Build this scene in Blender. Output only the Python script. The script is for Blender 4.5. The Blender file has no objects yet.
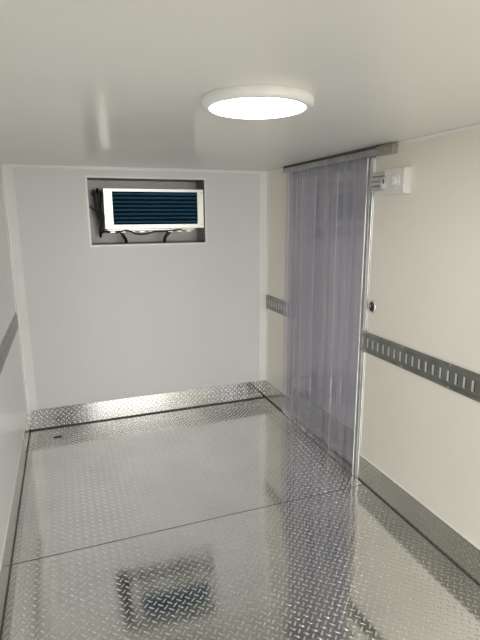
import bpy, bmesh, math, random
from mathutils import Vector, Matrix
random.seed(4)
S = bpy.context.scene
COL = S.collection
W, H, L = 2.095, 2.084, 4.75          # inner width, height, length of the truck body (metres)

# ------------------------------------------------------------------ materials
def mat(name, color=(.8, .8, .8), rough=.5, metal=0., coat=0., coat_rough=.1, emis=None, es=0., spec=.5):
    m = bpy.data.materials.new(name); m.use_nodes = True
    b = m.node_tree.nodes['Principled BSDF']
    b.inputs['Base Color'].default_value = (*color, 1)
    b.inputs['Roughness'].default_value = rough
    b.inputs['Metallic'].default_value = metal
    b.inputs['Coat Weight'].default_value = coat
    b.inputs['Coat Roughness'].default_value = coat_rough
    b.inputs['Specular IOR Level'].default_value = spec
    if emis:
        b.inputs['Emission Color'].default_value = (*emis, 1)
        b.inputs['Emission Strength'].default_value = es
    return m

class NT:
    def __init__(s, m): s.t = m.node_tree; s.n = s.t.nodes; s.b = s.n['Principled BSDF']
    def node(s, k, **kw):
        n = s.n.new(k)
        for a, v in kw.items(): setattr(n, a, v)
        return n
    def link(s, a, b): s.t.links.new(a, b)
    def m(s, op, a, b=None, c=None, clamp=False):
        n = s.node('ShaderNodeMath', operation=op); n.use_clamp = clamp
        for i, v in enumerate((a, b, c)):
            if v is None: continue
            if isinstance(v, (int, float)): n.inputs[i].default_value = v
            else: s.link(v, n.inputs[i])
        return n.outputs[0]
    def noise(s, scale, detail=3, vec=None, rough=.5):
        n = s.node('ShaderNodeTexNoise'); n.inputs['Scale'].default_value = scale
        n.inputs['Detail'].default_value = detail; n.inputs['Roughness'].default_value = rough
        if vec is not None: s.link(vec, n.inputs['Vector'])
        return n.outputs[0]
    def ramp(s, v, stops):
        r = s.node('ShaderNodeValToRGB'); s.link(v, r.inputs[0])
        e = r.color_ramp.elements
        while len(e) < len(stops): e.new(.5)
        for el, (p, c) in zip(e, stops): el.position = p; el.color = (*c, 1)
        return r.outputs[0]
    def bump(s, h, strength, dist, normal=None):
        b = s.node('ShaderNodeBump'); b.inputs['Strength'].default_value = strength
        b.inputs['Distance'].default_value = dist; s.link(h, b.inputs['Height'])
        if normal is not None: s.link(normal, b.inputs['Normal'])
        return b.outputs[0]

def gelcoat(name, c1, c2, rough, coat, coat_rough, bump=.0006, bscale=5.):
    m = mat(name, c1, rough, coat=coat, coat_rough=coat_rough); t = NT(m)
    tc = t.node('ShaderNodeTexCoord').outputs['Object']
    t.link(t.ramp(t.noise(2.3, 4, tc), [(.3, c1), (.7, c2)]), t.b.inputs['Base Color'])
    n1 = t.bump(t.noise(bscale, 2, tc), 1., bump)
    t.link(n1, t.b.inputs['Normal']); t.link(n1, t.b.inputs['Coat Normal'])
    return m

def treadplate(name, axes, color=(.72, .72, .70), rough=.2, cell=.034, height=.0011, mottled=.03, lo_b=.6):
    """checkered aluminium plate: raised lens-shaped bars, alternately at +45 and -45 degrees"""
    m = mat(name, color, rough, metal=1.); t = NT(m)
    tc = t.node('ShaderNodeTexCoord').outputs['Object']
    sep = t.node('ShaderNodeSeparateXYZ'); t.link(tc, sep.inputs[0])
    a, b = sep.outputs[axes[0]], sep.outputs[axes[1]]
    k = .70710678 / cell
    u = t.m('MULTIPLY', t.m('ADD', a, b), k); v = t.m('MULTIPLY', t.m('SUBTRACT', a, b), k)
    fu, fv = t.m('FLOOR', u), t.m('FLOOR', v)
    par = t.m('PINGPONG', t.m('ADD', fu, fv), 1.)                 # 0 / 1 checker
    du = t.m('SUBTRACT', t.m('SUBTRACT', u, fu), .5); dv = t.m('SUBTRACT', t.m('SUBTRACT', v, fv), .5)
    def lens(x, y):
        q = t.m('ADD', t.m('POWER', t.m('DIVIDE', x, .5), 2.), t.m('POWER', t.m('DIVIDE', y, .135), 2.))
        return t.m('SUBTRACT', 1., q, clamp=True)
    l0, l1 = lens(du, dv), lens(dv, du)
    h = t.m('ADD', t.m('MULTIPLY', l0, t.m('SUBTRACT', 1., par)), t.m('MULTIPLY', l1, par))
    hs = t.m('POWER', h, .55)
    mask = t.m('MULTIPLY', h, 4., clamp=True)
    lo = t.noise(3., 4, tc); fine = t.noise(160., 2, tc)
    c = color
    base = t.ramp(lo, [(.3, tuple(x * .93 for x in c)), (.7, tuple(min(1, x * 1.05) for x in c))])
    mix = t.node('ShaderNodeMix', data_type='RGBA'); t.link(mask, mix.inputs[0]); t.link(base, mix.inputs[6])
    mix.inputs[7].default_value = (*[min(1, x * 1.22) for x in c], 1)
    t.link(mix.outputs[2], t.b.inputs['Base Color'])
    r = t.m('ADD', t.m('MULTIPLY', t.m('SUBTRACT', lo, .5), .12), rough)
    t.link(t.m('ADD', r, t.m('MULTIPLY', t.m('SUBTRACT', fine, .5), mottled * 2)), t.b.inputs['Roughness'])
    nrm = t.bump(hs, 1., height)
    nrm = t.bump(lo, lo_b, .0016, nrm)
    t.link(nrm, t.b.inputs['Normal'])
    return m

def brushed(name, color, rough, scale=(2, 2, 120), strength=.15):
    m = mat(name, color, rough, metal=1.); t = NT(m)
    tc = t.node('ShaderNodeTexCoord').outputs['Object']
    mp = t.node('ShaderNodeMapping'); mp.inputs['Scale'].default_value = scale; t.link(tc, mp.inputs[0])
    n = t.noise(4., 4, mp.outputs[0])
    t.link(t.ramp(n, [(.3, tuple(x * .8 for x in color)), (.7, tuple(min(1, x * 1.1) for x in color))]), t.b.inputs['Base Color'])
    t.link(t.bump(n, strength, .0006), t.b.inputs['Normal'])
    return m

M = {}
M['wall'] = gelcoat('white_wall_panel', (.80, .805, .80), (.82, .825, .82), .42, .35, .18)
M['wall_back'] = gelcoat('white_bulkhead_panel', (.79, .80, .81), (.81, .82, .83), .45, .3, .2)
M['wall_warm'] = gelcoat('cream_wall_panel', (.87, .835, .76), (.89, .855, .78), .42, .35, .18)
M['ceiling'] = gelcoat('glossy_ceiling_panel', (.78, .78, .745), (.80, .80, .765), .42, .55, .17, .0022, 3.0)
M['trim'] = mat('white_corner_trim', (.93, .93, .92), .25, coat=.5)
M['core'] = mat('panel_core', (.5, .5, .47), .8)
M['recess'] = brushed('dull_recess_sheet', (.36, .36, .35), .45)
M['floor'] = treadplate('floor_treadplate', (0, 1), (.81, .81, .79), .095, .029, height=.0015, lo_b=.2)
M['kick_x'] = treadplate('bulkhead_kick_treadplate', (0, 2), (.46, .46, .455), .15, .030, height=.002)
M['kick_y'] = treadplate('side_kick_treadplate', (1, 2), (.60, .59, .54), .24, .026, height=.0034)
M['seal_and_shade'] = mat('black_sealant_and_shade', (.07, .07, .066), .6)  # sealant; also painted shade in the rail slots and above the curtain rail
M['galv'] = brushed('galvanised_steel', (.36, .37, .345), .42, (3, 3, 3), .25)
M['tab'] = mat('burnished_tab', (.85, .85, .82), .45, metal=.4)
M['screw'] = mat('zinc_screw', (.62, .62, .6), .35, metal=1.)
M['alu'] = brushed('anodised_aluminium', (.80, .80, .80), .25, (60, 60, 2), .1)
M['rail'] = brushed('curtain_rail_steel', (.55, .55, .56), .4, (30, 3, 3), .2)
M['bracket'] = brushed('worn_bracket_steel', (.50, .49, .44), .35, (25, 25, 25), .5)
M['door'] = gelcoat('grey_door_panel', (.80, .80, .81), (.83, .83, .84), .45, .2, .25)
M['dark_panel'] = mat('dark_grey_reflection_panel', (.16, .16, .16), .5)  # for the unseen panel added to darken reflections
M['plastic'] = mat('white_plastic', (.80, .80, .77), .32, coat=.4)
M['plastic2'] = mat('grey_plastic', (.50, .50, .48), .4)
M['black'] = mat('black_rubber', (.012, .012, .013), .45)
M['unit'] = mat('bright_metal_sheet', (.90, .90, .86), .3, metal=.7)
M['coil_dark'] = mat('dark_blue_coil', (.003, .012, .03), .6, spec=.1)
M['fin'] = mat('blue_coated_fin', (.03, .14, .24), .5, spec=.15)
M['lamp_rim'] = mat('white_lamp_housing', (.86, .86, .84), .3, coat=.3)
M['lamp'] = mat('led_diffuser', (.9, .9, .9), .4, emis=(.98, .99, 1.), es=20.)
M['asphalt'] = mat('yard_concrete', (.42, .41, .39), .85)
t = NT(M['asphalt']); t.link(t.ramp(t.noise(1.5, 8), [(.3, (.38, .37, .35)), (.7, (.48, .47, .44))]), t.b.inputs['Base Color'])

def pvc():
    m = bpy.data.materials.new('tinted_pvc'); m.use_nodes = True
    T = m.node_tree; n = T.nodes; n.clear()
    o = n.new('ShaderNodeOutputMaterial'); tr = n.new('ShaderNodeBsdfTransparent')
    tr.inputs[0].default_value = (.942, .938, .956, 1)
    gl = n.new('ShaderNodeBsdfGlossy'); gl.inputs['Roughness'].default_value = .07
    gl.inputs['Color'].default_value = (.95, .95, .98, 1)
    tl = n.new('ShaderNodeBsdfTranslucent'); tl.inputs[0].default_value = (.64, .63, .73, 1)
    df = n.new('ShaderNodeBsdfDiffuse'); df.inputs[0].default_value = (.64, .63, .73, 1)
    ad = n.new('ShaderNodeMixShader'); ad.inputs[0].default_value = .72
    T.links.new(tl.outputs[0], ad.inputs[1]); T.links.new(df.outputs[0], ad.inputs[2])
    m1 = n.new('ShaderNodeMixShader'); m1.inputs[0].default_value = .10
    T.links.new(tr.outputs[0], m1.inputs[1]); T.links.new(ad.outputs[0], m1.inputs[2])
    fr = n.new('ShaderNodeFresnel'); ge = n.new('ShaderNodeNewGeometry'); ir = n.new('ShaderNodeMapRange')   # same pane reflectance on both faces of the sheet
    ir.inputs['To Min'].default_value = 1.45; ir.inputs['To Max'].default_value = 1 / 1.45
    T.links.new(ge.outputs['Backfacing'], ir.inputs['Value']); T.links.new(ir.outputs[0], fr.inputs['IOR'])
    m2 = n.new('ShaderNodeMixShader'); T.links.new(fr.outputs[0], m2.inputs[0])
    T.links.new(m1.outputs[0], m2.inputs[1]); T.links.new(gl.outputs[0], m2.inputs[2])
    tc = n.new('ShaderNodeTexCoord'); mp = n.new('ShaderNodeMapping'); mp.inputs['Scale'].default_value = (1, 9, .8)
    nz = n.new('ShaderNodeTexNoise'); nz.inputs['Scale'].default_value = 3.; nz.inputs['Detail'].default_value = 2.
    bp = n.new('ShaderNodeBump'); bp.inputs['Distance'].default_value = .0018; bp.inputs['Strength'].default_value = .7
    T.links.new(tc.outputs['Object'], mp.inputs[0]); T.links.new(mp.outputs[0], nz.inputs[0])
    T.links.new(nz.outputs[0], bp.inputs['Height'])
    hz = n.new('ShaderNodeTexNoise'); hz.inputs['Scale'].default_value = 3.; hz.inputs['Detail'].default_value = 4.; hz.inputs['Roughness'].default_value = .65
    hm = n.new('ShaderNodeMapping'); hm.inputs['Scale'].default_value = (1, 8, .25); hr = n.new('ShaderNodeMapRange')   # cloudy streaks in the old plastic
    hr.inputs['From Min'].default_value = .35; hr.inputs['From Max'].default_value = .65; hr.inputs['To Min'].default_value = .05; hr.inputs['To Max'].default_value = .16
    T.links.new(tc.outputs['Object'], hm.inputs[0]); T.links.new(hm.outputs[0], hz.inputs[0]); T.links.new(hz.outputs[0], hr.inputs['Value'])
    T.links.new(hr.outputs[0], m1.inputs[0])
    for x in (gl, fr): T.links.new(bp.outputs[0], x.inputs['Normal'])
    T.links.new(m2.outputs[0], o.inputs[0])
    return m
M['pvc'] = pvc()

# ------------------------------------------------------------------ mesh helpers
def bx(bm, x0, x1, y0, y1, z0, z1, bev=0., mi=0):
    vs = [bm.verts.new((x, y, z)) for x in (x0, x1) for y in (y0, y1) for z in (z0, z1)]
    idx = [(0, 1, 3, 2), (4, 6, 7, 5), (0, 4, 5, 1), (2, 3, 7, 6), (0, 2, 6, 4), (1, 5, 7, 3)]
    fs = []
    for i in idx:
        f = bm.faces.new([vs[j] for j in i]); f.material_index = mi; fs.append(f)
    if bev:
        es = list({e for f in fs for e in f.edges})
        bmesh.ops.bevel(bm, geom=es, offset=bev, segments=2, affect='EDGES', profile=.6)
def lathe(bm, prof, origin, axis='z', seg=48, smooth=True):
    """prof: (r, h) pairs; h runs along axis from origin; closed with caps where r is 0"""
    o = Vector(origin); rings = []
    A = {'z': Vector((0, 0, 1)), 'x': Vector((1, 0, 0)), '-x': Vector((-1, 0, 0)), '-y': Vector((0, -1, 0)), '-z': Vector((0, 0, -1))}[axis]
    u = Vector((0, 1, 0)) if abs(A.y) < .5 else Vector((1, 0, 0)); v = A.cross(u)
    for r, h in prof:
        if r < 1e-6: rings.append([bm.verts.new(o + A * h)])
        else: rings.append([bm.verts.new(o + A * h + (u * math.cos(a) + v * math.sin(a)) * r) for a in [2 * math.pi * i / seg for i in range(seg)]])
    for p, q in zip(rings, rings[1:]):
        for i in range(seg):
            j = (i + 1) % seg
            if len(p) == 1 and len(q) == 1: continue
            if len(p) == 1: f = bm.faces.new((p[0], q[i], q[j]))
            elif len(q) == 1: f = bm.faces.new((p[i], p[j], q[0]))
            else: f = bm.faces.new((p[i], p[j], q[j], q[i]))
            f.smooth = smooth
def tube(bm, pts, r, seg=10):
    pts = [Vector(p) for p in pts]
    # Catmull-Rom
    P = [pts[0]] + pts + [pts[-1]]; out = []
    for i in range(1, len(P) - 2):
        for k in range(6):
            s = k / 6; a, b, c, d = P[i - 1:i + 3]
            out.append(.5 * ((2 * b) + (c - a) * s + (2 * a - 5 * b + 4 * c - d) * s * s + (-a + 3 * b - 3 * c + d) * s ** 3))
    out.append(pts[-1]); rings = []; up = Vector((.13, .31, .94))
    for i, p in enumerate(out):
        d = (out[min(i + 1, len(out) - 1)] - out[max(i - 1, 0)]).normalized()
        u = d.cross(up)
        if u.length < .05: u = d.cross(Vector((1, 0, 0)))
        u.normalize(); v = d.cross(u)
        rings.append([bm.verts.new(p + (u * math.cos(2 * math.pi * k / seg) + v * math.sin(2 * math.pi * k / seg)) * r) for k in range(seg)])
    for a, b in zip(rings, rings[1:]):
        for k in range(seg):
            f = bm.faces.new((a[k], a[(k + 1) % seg], b[(k + 1) % seg], b[k])); f.smooth = True
    bm.faces.new(rings[0][::-1]); bm.faces.new(rings[-1])
def obj(name, bm, mats, parent=None):
    bmesh.ops.recalc_face_normals(bm, faces=bm.faces[:])
    me = bpy.data.meshes.new(name); bm.to_mesh(me); bm.free()
    for m in (mats if isinstance(mats, (list, tuple)) else [mats]): me.materials.append(M[m])
    o = bpy.data.objects.new(name, me); COL.objects.link(o)
    if parent is not None: o.parent = parent; o.matrix_parent_inverse = Matrix.Translation(-parent.location)
    return o
def box(name, m, *a, parent=None, **k):
    bm = bmesh.new(); bx(bm, *a, **k); return obj(name, bm, m, parent)
def struct(o, label=None):
    o['kind'] = 'structure'
    if label: o['label'] = label
    return o
def tag(o, label, cat, group=None):
    o['label'] = label; o['category'] = cat
    if group: o['group'] = group
    return o
def thing(name, loc, label, cat, group=None):
    o = bpy.data.objects.new(name, None); COL.objects.link(o); o.location = loc; o.empty_display_size = .1
    return tag(o, label, cat, group)

# ------------------------------------------------------------------ the shell
SEAM = -1.631
bm = bmesh.new()
bx(bm, -W, .08, SEAM + .0032, 0, -.004, 0)
def sheet_height(x, y):                                      # the near sheet is slightly bowed up between its edges
    A, n, z, yy = .035, 60, 0., SEAM
    def slope(q):
        st = lambda e0, e1: (lambda t: t * t * (3 - 2 * t))(min(1, max(0, (q - e0) / (e1 - e0))))
        up = st(1.78, 2.12) * (1 - st(2.40, 2.70)); dn = st(2.7, 3.1) * (1 - st(3.6, 4.0))
        return A * up - A * .49 / .9 * dn
    for i in range(n): z += slope(-(SEAM + (y - SEAM) * (i + .5) / n)) * (SEAM - y) / n
    return max(0, z) * min(1., 1.15 * math.sin(math.pi * min(1, max(0, (x + W) / W))) ** 1.2)
nx, ny = 40, 110
gv = [[bm.verts.new((-W + W * i / nx, SEAM - .003 - (L + SEAM - .002) * j / ny, 0)) for i in range(nx + 1)] for j in range(ny + 1)]
for row in gv:
    for v in row: v.co.z = sheet_height(v.co.x, v.co.y)
for j in range(ny):
    for i in range(nx): bm.faces.new((gv[j][i], gv[j + 1][i], gv[j + 1][i + 1], gv[j][i + 1])).smooth = True
for i in range(nx):
    a, b = gv[0][i].co, gv[0][i + 1].co; bm.faces.new([bm.verts.new(q) for q in ((a.x, a.y, a.z), (b.x, b.y, b.z), (b.x, b.y, -.004), (a.x, a.y, -.004))]).material_index = 1
bx(bm, -W, .08, -L, 0, -.06, -.004, mi=1)
struct(obj('floor', bm, ['floor', 'seal_and_shade']), 'bright aluminium checker plate floor laid in two sheets')
struct(box('ceiling', 'ceiling', -W - .08, .08, -L, .08, H, H + .08), 'glossy white ceiling panel')
struct(box('wall_left', 'wall', -W - .08, -W, -L, .08, -.06, H), 'smooth white left wall panel')

# back wall with the evaporator recess
RX0, RX1, RZ0, RZ1, RD = -1.509, -.571, 1.482, 2.000, .27
bm = bmesh.new()
bx(bm, -W, RX0, 0, .08, -.06, H); bx(bm, RX1, .08, 0, .08, -.06, H)
bx(bm, RX0, RX1, 0, .08, -.06, RZ0); bx(bm, RX0, RX1, 0, .08, RZ1, H)
struct(obj('wall_back', bm, 'wall_back'), 'white bulkhead wall with a rectangular opening high up')
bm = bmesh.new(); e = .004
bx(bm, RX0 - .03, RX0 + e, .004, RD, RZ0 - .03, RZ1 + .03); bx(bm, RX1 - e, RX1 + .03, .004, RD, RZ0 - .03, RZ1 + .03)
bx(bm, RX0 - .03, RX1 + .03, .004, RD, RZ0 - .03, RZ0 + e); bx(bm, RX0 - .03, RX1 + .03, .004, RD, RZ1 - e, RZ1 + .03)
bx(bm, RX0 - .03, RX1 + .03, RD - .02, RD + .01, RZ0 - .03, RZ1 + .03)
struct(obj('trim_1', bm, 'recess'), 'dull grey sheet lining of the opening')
bm = bmesh.new()                                            # thin white lip around the opening
w = .014
bx(bm, RX0 - w, RX0 + .002, -.004, .004, RZ0 - w, RZ1 + w, .001); bx(bm, RX1 - .002, RX1 + w, -.004, .004, RZ0 - w, RZ1 + w, .001)
bx(bm, RX0, RX1, -.004, .004, RZ0 - w, RZ0 + .002, .001); bx(bm, RX0, RX1, -.004, .004, RZ1 - .002, RZ1 + w, .001)
struct(obj('trim_2', bm, 'trim'), 'thin white lip around the opening')

# right wall with the side doorway
DY0, DY1, DZ = -.50, -1.50, 2.06
bm = bmesh.new()
bx(bm, 0, .08, DY0, 0, 0, H); bx(bm, 0, .08, -L, DY1, 0, H); bx(bm, 0, .08, DY1, DY0, DZ, H)
struct(obj('wall_right', bm, 'wall_warm'), 'smooth white right wall panel with a side doorway')
bm = bmesh.new()
bx(bm, -W - .08, -W + .06, -L - .06, -L, -.06, H + .08); bx(bm, -.06, .08, -L - .06, -L, -.06, H + .08)
bx(bm, -W + .06, -.06, -L - .06, -L, H - .07, H + .08)
struct(obj('wall_rear', bm, 'alu'), 'aluminium rear door frame')
struct(box('reflection_panel', 'dark_panel', -W + .062, -1.45, -L - .055, -L - .01, .01, H - .075), 'unseen dark panel added in the rear opening to darken reflections')  # added out of view so the bulkhead skirting reflects something dark
struct(box('ground', 'asphalt', -14, 12, -30, -L - .3, -1.0, -.9), 'pale concrete yard behind the open rear door')

# side door behind the curtain
d = struct(box('door_1', 'door', .045, .085, DY1 + .02, DY0 - .02, .012, DZ - .012), 'grey side door behind the strip curtain')
box('kick_plate', 'kick_y', .041, .046, DY1 + .03, DY0 - .03, .02, .26, parent=d)
bm = bmesh.new()
bx(bm, .0, .085, DY0 - .02, DY0 - .001, .002, DZ)
obj('door_frame', bm, 'alu', d)
box('door_seal', 'seal_and_shade', .0, .085, DY1 + .02, DY0 - .02, DZ - .012, DZ, parent=d)
bm = bmesh.new()                                            # near jamb: two raised lips with a groove between
bx(bm, -.001, .085, DY1 - .062, DY1 + .012, .004, 2.028)
bx(bm, -.024, -.001, DY1 - .018, DY1 - .009, .004, 2.028, .003)
bx(bm, -.0035, -.001, DY1 - .031, DY1 - .018, .004, 2.028, mi=1)
for z0, z1 in ((.004, .868), (1.003, 2.028)):
    bx(bm, -.012, -.001, DY1 - .058, DY1 - .032, z0, z1, .004)
struct(obj('trim_3', bm, ['alu', 'rail']), 'bright aluminium jamb strip at the near side of the curtain')

# corner trims
bm = bmesh.new()
bx(bm, -W, -W + .078, -.005, 0, .17, H - .004, .002); bx(bm, -W, -W + .005, -.055, -.004, .17, H - .004, .002)
bx(bm, -W + .002, -W + .020, -.016, -.003, .17, H - .004, .006)
struct(obj('trim_4', bm, 'trim'), 'white angle trim in the left rear corner')
bm = bmesh.new()
bx(bm, -.072, 0, -.005, 0, .17, H - .004, .002); bx(bm, -.004, 0, -.035, -.004, .17, H - .004, .0015)
struct(obj('trim_5', bm, 'trim'), 'white angle trim in the right rear corner')
struct(box('trim_6', 'trim', -W + .078, -.072, -.005, 0, H - .026, H - .001, bev=.002), 'white strip along the top of the bulkhead')
bm = bmesh.new()
bx(bm, -.004, 0, -L, -1.79, H - .016, H - .001, .0015)
struct(obj('trim_7', bm, 'trim'), 'thin white bead along the ceiling of the right wall')

# tread-plate skirting, with a black sealed joint to the floor
ZB = .171
struct(box('baseboard_back', 'kick_x', -W + .004, -.004, -.006, 0, .010, ZB + .004, bev=.001), 'bright checker plate skirting on the bulkhead')
struct(box('baseboard_left', 'kick_y', -W, -W + .006, -L, -.006, .010, ZB, bev=.001), 'checker plate skirting on the left wall')
struct(box('baseboard_right', 'kick_y', -.006, 0, -L, DY1 - .062, .007, ZB, bev=.001), 'checker plate skirting on the right wall near the camera')
struct(box('baseboard_right_far', 'kick_y', -.006, 0, DY0 + .002, -.006, .010, ZB, bev=.001), 'short checker plate skirting between bulkhead and doorway')
bm = bmesh.new()
bx(bm, -W, 0, -.009, 0, 0, .010); bx(bm, -W, -W + .010, -L, -.009, 0, .010)
bx(bm, -.008, 0, -L, DY1 - .062, 0, .007); bx(bm, -.009, 0, DY0, -.009, 0, .010)
bx(bm, .02, .085, DY1 + .012, DY0 - .02, 0, .004)
struct(obj('trim_8', bm, 'seal_and_shade'), 'black sealed joint between skirting and floor')
bm = bmesh.new()
bx(bm, -.004, 0, -L, DY1 - .062, ZB, ZB + .006); bx(bm, -W, -W + .004, -L, -.055, ZB, ZB + .006)
struct(obj('trim_9', bm, 'trim'), 'white sealant bead along the top of the side skirtings')

# ------------------------------------------------------------------ E-track rails
Z1 = .999
def track(x, sgn, y0, y1, label):
    """slotted cargo rail, face looking along sgn*x; y0 > y1"""
    root = thing('cargo_track', (x, y0, Z1 - .127), label, 'cargo rail')
    a, b = sorted((x + sgn * .0065, x + sgn * .0085))
    zt, zb = Z1, Z1 - .127; s0, s1 = Z1 - .036, Z1 - .091
    bm = bmesh.new()
    bx(bm, a, b, y1, y0, s1 - .012, s1); bx(bm, a, b, y1, y0, s0, s0 + .012)
    y = y0 - .012; pitch, sw = .0508, .0205
    bx(bm, a, b, y, y0, s1, s0)
    while y - pitch > y1:
        ww = pitch - sw
        bx(bm, a, b, y - sw - ww, y - sw, s1, s0)
        bx(bm, *sorted((x, x + sgn * .0008)), y - sw, y, s1, s0, mi=1)                 # dark strip standing in for the shade inside the slot
        # burnished tab folded in from the far edge
        bx(bm, *sorted((x + sgn * .0035, x + sgn * .0055)), y - sw * .52, y, s1, s0, mi=2)
        y -= pitch
    bx(bm, a, b, y1, y, s1, s0)
    # sloping webs and flat flanges
    for z_in, z_out, z_edge in ((s0 + .012, s0 + .018, zt), (s1 - .012, s1 - .018, zb)):
        X0, X1 = x + sgn * .0085, x + sgn * .003
        v = [bm.verts.new(p) for p in ((X0, y1, z_in), (X0, y0, z_in), (X1, y0, z_out), (X1, y1, z_out),
             (x + sgn * .002, y1, z_in), (x + sgn * .002, y0, z_in), (x + sgn * .0005, y0, z_out), (x + sgn * .0005, y1, z_out))]
        for f in ((0, 1, 2, 3), (4, 7, 6, 5), (0, 4, 5, 1), (2, 6, 7, 3), (0, 3, 7, 4), (1, 5, 6, 2)): bm.faces.new([v[i] for i in f])
        bx(bm, *sorted((x, x + sgn * .004)), y1, y0, *sorted((z_out, z_edge)))
    obj('rail', bm, ['galv', 'seal_and_shade', 'tab'], root)
    n = max(1, int((y0 - y1) / .305))
    first = None
    for i in range(n):
        yy = y0 - .04 - i * (y0 - y1 - .08) / max(1, n - 1)
        for zz in (Z1 - .008, Z1 - .119):
            bm = bmesh.new(); lathe(bm, [(.0055, 0), (.0055, .0012), (.003, .0032), (0, .0036)], (x + sgn * .004, yy, zz), '-x' if sgn < 0 else 'x', 12)
            obj('screw', bm, 'screw', root)
    return root
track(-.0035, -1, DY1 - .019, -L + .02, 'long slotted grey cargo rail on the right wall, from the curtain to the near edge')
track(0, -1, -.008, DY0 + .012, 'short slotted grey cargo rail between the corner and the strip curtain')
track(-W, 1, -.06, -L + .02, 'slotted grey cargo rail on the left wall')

# ------------------------------------------------------------------ ceiling light
LX, LY = -1.066, -2.375
lt = thing('ceiling_light', (LX, LY, H), 'round white LED ceiling light, switched on', 'ceiling light')
bm = bmesh.new()
lathe(bm, [(0, 0), (.188, 0), (.190, .003), (.190, .020), (.184, .028), (.166, .031), (.161, .029), (.161, .024), (0, .024)], (LX, LY, H), '-z', 72)
obj('housing', bm, 'lamp_rim', lt)
bm = bmesh.new()
lathe(bm, [(0, .0245), (.1605, .0245), (.1605, .0305), (.14, .0325), (0, .0335)], (LX, LY, H), '-z', 72)
obj('diffuser', bm, 'lamp', lt)

# ------------------------------------------------------------------ strip curtain
cu = thing('strip_curtain', (-.03, -1., 0), 'violet tinted clear plastic strip curtain hanging over the side doorway', 'curtain')
bm = bmesh.new()                                            # hanging rail: channel with a rolled lower lip
bx(bm, -.034, -.030, -1.606, -.385, 2.032, 2.064); bx(bm, -.034, 0, -1.606, -.385, 2.062, 2.066)
bx(bm, -.038, -.030, -1.606, -.385, 2.030, 2.038, .002)
obj('rail', bm, 'rail', cu)
box('rail_gap_shade', 'seal_and_shade', -.031, -.001, -1.60, -.387, 2.066, H, parent=cu)  # dark fill painted in for the shaded gap between rail and ceiling
bm = bmesh.new()
bx(bm, -.037, 0, -1.752, -1.600, 2.026, 2.074, .002)
for yy in (-1.62, -1.68, -1.73): lathe(bm, [(.008, 0), (.008, .003), (.004, .005), (0, .005)], (-.037, yy, 2.05), '-x', 12)
obj('bracket', bm, 'bracket', cu)
for yy in (-.45, -.75, -1.05, -1.35):
    bm = bmesh.new(); lathe(bm, [(.006, 0), (.006, .002), (.003, .004), (0, .0042)], (-.034, yy, 2.050), '-x', 12)
    obj('rivet', bm, 'screw', cu)
NS, y_a, y_b, sw = 9, -.40, -1.507, .20
for i in range(NS):
    bm = bmesh.new()
    yc = y_a - sw / 2 + (y_b + sw - y_a) * (i / (NS - 1)) ** 1.15 + (random.uniform(-.022, .022) if 0 < i < NS - 1 else 0)
    xo = -.014 - (.009 if i % 2 else 0.)
    nu, nz = 14, 24; ph = random.uniform(0, 6.28); am = random.uniform(.001, .003); tw = random.uniform(-.005, .005)
    cup = random.choice((-1, 1)) * random.uniform(.002, .007)
    grid = []
    zb = .012 + random.uniform(0, .006); ztop = 2.050
    for k in range(nz + 1):
        z = zb + (ztop - zb) * k / nz; fl = min(1., (ztop - z) / .5)
        row = []
        for j in range(nu + 1):
            s = 2 * j / nu - 1
            x = xo + fl * (cup * (1 - s * s) + tw * s * .6 + .0012 * math.sin(z * 4 + ph + s * 2) + am * .35 * math.sin(s * 4.5 + ph))
            y = yc + s * sw / 2 + fl * .004 * math.sin(z * 1.7 + ph)
            x = min(x, -.004)
            row.append((x, y, z))
        grid.append(row)
    th = .0022
    fa = [[bm.verts.new(p) for p in r] for r in grid]; fb = [[bm.verts.new((p[0] - th, p[1], p[2])) for p in r] for r in grid]
    for k in range(nz):
        for j in range(nu):
            bm.faces.new((fa[k][j], fa[k][j + 1], fa[k + 1][j + 1], fa[k + 1][j])).smooth = True
            bm.faces.new((fb[k][j], fb[k + 1][j], fb[k + 1][j + 1], fb[k][j + 1])).smooth = True
        for j in (0, nu): bm.faces.new((fa[k][j], fa[k + 1][j], fb[k + 1][j], fb[k][j]))
    for k in (0, nz):
        for j in range(nu): bm.faces.new((fa[k][j], fb[k][j], fb[k][j + 1], fa[k][j + 1]))
    obj('strip', bm, 'pvc', cu)

# ------------------------------------------------------------------ switch box on the right wall
sb = thing('switch_box', (0, -1.79, 1.80), 'white plastic box with a round dial, high on the right wall beside the curtain', 'switch')
bx0 = dict(y0=-1.876, y1=-1.70, z0=1.812, z1=1.945)
bm = bmesh.new(); bx(bm, -.040, 0, bx0['y0'], bx0['y1'], bx0['z0'], bx0['z1'], .006)
obj('housing', bm, 'plastic', sb)
bm = bmesh.new(); bx(bm, -.045, -.039, -1.872, -1.725, 1.818, 1.939, .003); obj('cover', bm, 'plastic', sb)
bm = bmesh.new()
lathe(bm, [(.040, 0), (.040, .004), (.036, .006), (.033, .003), (.024, .003), (.022, .013), (.019, .015), (0, .015)], (-.045, -1.802, 1.880), '-x', 40)
bx(bm, -.063, -.058, -1.805, -1.799, 1.862, 1.898, .002)
obj('dial', bm, 'plastic', sb)
bm = bmesh.new()
lathe(bm, [(.034, 0), (.034, .040), (.030, .046), (0, .046)], (0, -1.704, 1.872), '-x', 28)
obj('knuckle', bm, 'plastic', sb)
box('slot', 'black', -.0475, -.044, -1.709, -1.699, 1.871, 1.895, parent=sb)
bm = bmesh.new()
for k in range(4): bx(bm, -.026, 0, -1.70, -1.563, 1.838 + k * .026, 1.860 + k * .026, .004)
obj('cable_duct', bm, 'plastic2', sb)
for yy, zz in ((-1.862, 1.827), (-1.862, 1.930)):
    bm = bmesh.new(); lathe(bm, [(.004, 0), (.004, .001), (0, .002)], (-.045, yy, zz), '-x', 10); obj('screw', bm, 'screw', sb)

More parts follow.
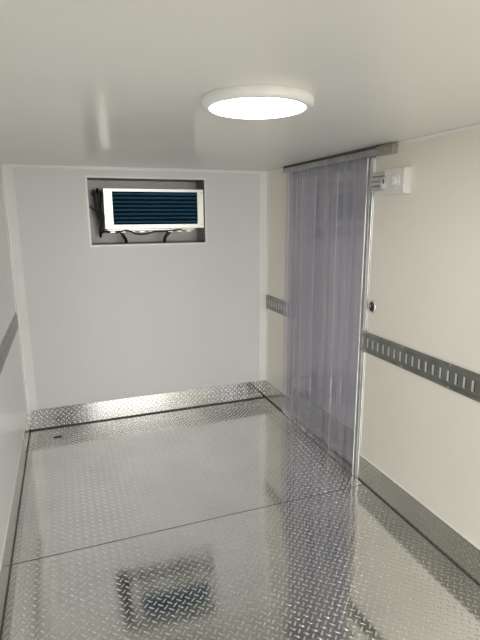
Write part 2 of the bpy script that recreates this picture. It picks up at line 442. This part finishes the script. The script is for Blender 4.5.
# ------------------------------------------------------------------ lock beside the jamb
lk = thing('door_lock', (0, -1.61, 1.16), 'small oval chrome lock with a black centre on the right wall beside the curtain', 'lock')
def oval(bm, prof, c, ky, kz, seg=36):
    lathe(bm, prof, (0, 0, 0), '-x', seg)
    bmesh.ops.scale(bm, vec=(1, ky, kz), verts=bm.verts[:]); bmesh.ops.translate(bm, vec=c, verts=bm.verts[:])
bm = bmesh.new(); oval(bm, [(1, 0), (1, .004), (.9, .008), (.72, .008), (.66, .004), (0, .004)], (0, -1.607, 1.165), .030, .042)
obj('escutcheon', bm, 'alu', lk)
bm = bmesh.new(); oval(bm, [(.66, .0042), (.64, .012), (.5, .016), (0, .017)], (0, -1.607, 1.165), .030, .042)
obj('button', bm, 'black', lk)
bm = bmesh.new(); lathe(bm, [(.005, 0), (.005, .002), (0, .003)], (-.017, -1.607, 1.170), '-x', 12); obj('keyhole', bm, 'screw', lk)

# ------------------------------------------------------------------ evaporator unit in the recess
ev = thing('evaporator_unit', (-.99, .1, 1.60), 'white refrigeration evaporator with dark blue fins set in the wall opening', 'cooling unit')
UX0, UX1, UZ0, UZ1 = -1.392, -.580, 1.607, 1.920
GX0, GX1, GZ0, GZ1 = -1.325, -.632, 1.640, 1.898
yf, yb = .012, .215
bm = bmesh.new()
bx(bm, UX0, GX0, yf, yf + .012, UZ0, UZ1, .0015); bx(bm, GX1, UX1, yf, yf + .012, UZ0, UZ1, .0015)
bx(bm, GX0, GX1, yf, yf + .012, UZ0, GZ0, .0015); bx(bm, GX0, GX1, yf, yf + .012, GZ1, UZ1, .0015)
bx(bm, UX0, UX0 + .003, yf + .01, yb, UZ0, UZ1); bx(bm, UX1 - .003, UX1, yf + .01, yb, UZ0, UZ1)
bx(bm, UX0, UX1, yf + .01, yb, UZ1 - .003, UZ1); bx(bm, UX0, UX1, yf + .01, yb, UZ0, UZ0 + .003)
bx(bm, UX0, UX1, yb - .003, yb, UZ0, UZ1)
obj('housing', bm, 'unit', ev)
coil = box('coil', 'coil_dark', GX0 - .01, GX1 + .01, yf + .035, yf + .12, GZ0 - .01, GZ1 + .01, parent=ev)
nf = 8
for k in range(nf):
    z = GZ0 + .018 + k * (GZ1 - GZ0 - .036) / (nf - 1)
    bm = bmesh.new(); bx(bm, GX0 - .005, GX1 + .005, yf + .014, yf + .038, z - .0045, z + .0045, .002)
    bmesh.ops.rotate(bm, cent=(0, yf + .026, z), matrix=Matrix.Rotation(math.radians(-18), 3, 'X'), verts=bm.verts[:])
    obj('louvre', bm, 'fin', ev)
for xx, zz in ((-1.372, 1.637), (-1.372, 1.895), (-1.345, 1.637), (-.598, 1.637), (-.598, 1.895), (-1.36, 1.76)):
    bm = bmesh.new(); lathe(bm, [(.006, 0), (.006, .0015), (.003, .003), (0, .003)], (xx, yf, zz), '-y', 12); obj('screw', bm, 'screw', ev)
# refrigerant hoses and wiring at the left end
def hose(name, pts, r, m='black'):
    bm = bmesh.new(); tube(bm, pts, r); obj(name, bm, m, ev)
hose('hose', [(-1.430, .20, 1.90), (-1.428, .09, 1.915), (-1.425, .055, 1.87), (-1.428, .05, 1.75), (-1.42, .05, 1.66), (-1.43, .06, 1.59), (-1.425, .12, 1.545)], .011)
hose('hose', [(-1.462, .20, 1.88), (-1.460, .08, 1.905), (-1.455, .06, 1.84), (-1.445, .06, 1.72), (-1.41, .055, 1.64), (-1.405, .06, 1.60), (-1.415, .1, 1.57)], .009)
hose('hose', [(-1.405, .09, 1.90), (-1.404, .045, 1.86), (-1.41, .04, 1.76), (-1.402, .04, 1.70), (-1.41, .05, 1.62)], .009)
hose('cable', [(-1.503, .10, 1.79), (-1.48, .05, 1.765), (-1.45, .04, 1.745), (-1.42, .045, 1.735), (-1.41, .05, 1.70)], .005)
# drain tray below and the wiring looped under it
bm = bmesh.new(); bx(bm, -1.375, -.66, .03, .19, 1.592, 1.603, .002); 
for k in range(9): bx(bm, -1.355 + k * .078, -1.315 + k * .078, .024, .032, 1.577, 1.587, .001)
obj('drain_tray', bm, 'unit', ev)
hose('cable', [(-1.41, .05, 1.585), (-1.30, .03, 1.580), (-1.22, .03, 1.592), (-1.15, .022, 1.566), (-1.08, .025, 1.562), (-1.0, .024, 1.580), (-.9, .03, 1.583), (-.8, .03, 1.592), (-.72, .05, 1.592)], .0075)
hose('drain_hose', [(-1.285, .06, 1.600), (-1.262, .05, 1.575), (-1.25, .06, 1.545), (-1.232, .08, 1.52), (-1.225, .09, 1.492)], .014)
hose('drain_hose', [(-.86, .06, 1.600), (-.868, .05, 1.578), (-.895, .05, 1.55), (-.91, .06, 1.52), (-.912, .07, 1.492)], .014)

# ------------------------------------------------------------------ small drain cap on the floor
dr = thing('floor_drain', (-1.88, -.195, 0), 'tiny dark drain slot in the floor near the left rear corner', 'drain')
bm = bmesh.new(); oval2 = [(1, 0), (1, .003), (.85, .0045), (0, .0045)]
lathe(bm, oval2, (0, 0, 0), 'z', 28); bmesh.ops.scale(bm, vec=(.034, .014, 1), verts=bm.verts[:]); bmesh.ops.translate(bm, vec=(-1.88, -.195, 0), verts=bm.verts[:])
obj('cap', bm, 'black', dr)

# ------------------------------------------------------------------ daylight through the open rear door
wd = bpy.data.worlds.new('overcast'); S.world = wd; wd.use_nodes = True
bg = wd.node_tree.nodes['Background']; bg.inputs[1].default_value = 5.9
T = wd.node_tree; tc = T.nodes.new('ShaderNodeTexCoord'); sp_ = T.nodes.new('ShaderNodeSeparateXYZ')
mr = T.nodes.new('ShaderNodeMapRange'); cr = T.nodes.new('ShaderNodeValToRGB')         # cloud cover brighter to the left of the truck
T.links.new(tc.outputs['Generated'], sp_.inputs[0]); T.links.new(sp_.outputs[0], mr.inputs[0])
mr.inputs[1].default_value = -.9; mr.inputs[2].default_value = .7; T.links.new(mr.outputs[0], cr.inputs[0])
cr.color_ramp.elements[0].color = (1.0, .955, .87, 1); cr.color_ramp.elements[1].color = (.55, .55, .55, 1)
T.links.new(cr.outputs[0], bg.inputs[0])
pl = bpy.data.lights.new('rear_door_portal', 'AREA'); pl.shape = 'RECTANGLE'; pl.size = W - .12; pl.size_y = H - .07
pl.cycles.is_portal = True
po = bpy.data.objects.new('rear_door_portal', pl); COL.objects.link(po); po.location = (-W / 2, -L - .08, H / 2 - .03)
po.rotation_euler = (math.radians(90), 0, 0)

# ------------------------------------------------------------------ camera
f, yaw, pit, rol = 476.07, .35154, .21456, -.00557
cy, sy, cp, sp = math.cos(yaw), math.sin(yaw), math.cos(pit), math.sin(pit)
F = Vector((sy * cp, cy * cp, -sp)); R = Vector((cy, -sy, 0)); U = R.cross(F)
R2 = math.cos(rol) * R + math.sin(rol) * U; U2 = -math.sin(rol) * R + math.cos(rol) * U
cam = bpy.data.cameras.new('camera'); co = bpy.data.objects.new('camera', cam); COL.objects.link(co)
cam.sensor_fit = 'HORIZONTAL'; cam.sensor_width = 36; cam.lens = f / 480 * 36; cam.clip_start = .02
mw = Matrix((R2, U2, -F)).transposed().to_4x4(); mw.translation = Vector((-1.71856, -3.97228, 1.70056))
co.matrix_world = mw; S.camera = co

S.view_settings.view_transform = 'Standard'; S.view_settings.look = 'None'
S.view_settings.gamma = 1; S.view_settings.use_curve_mapping = False
S.view_settings.exposure = .2
S.cycles.use_denoising = True
S.cycles.transparent_max_bounces = 24
S.cycles.max_bounces = 16; S.cycles.diffuse_bounces = 8; S.cycles.glossy_bounces = 8
S.cycles.sample_clamp_indirect = 8.
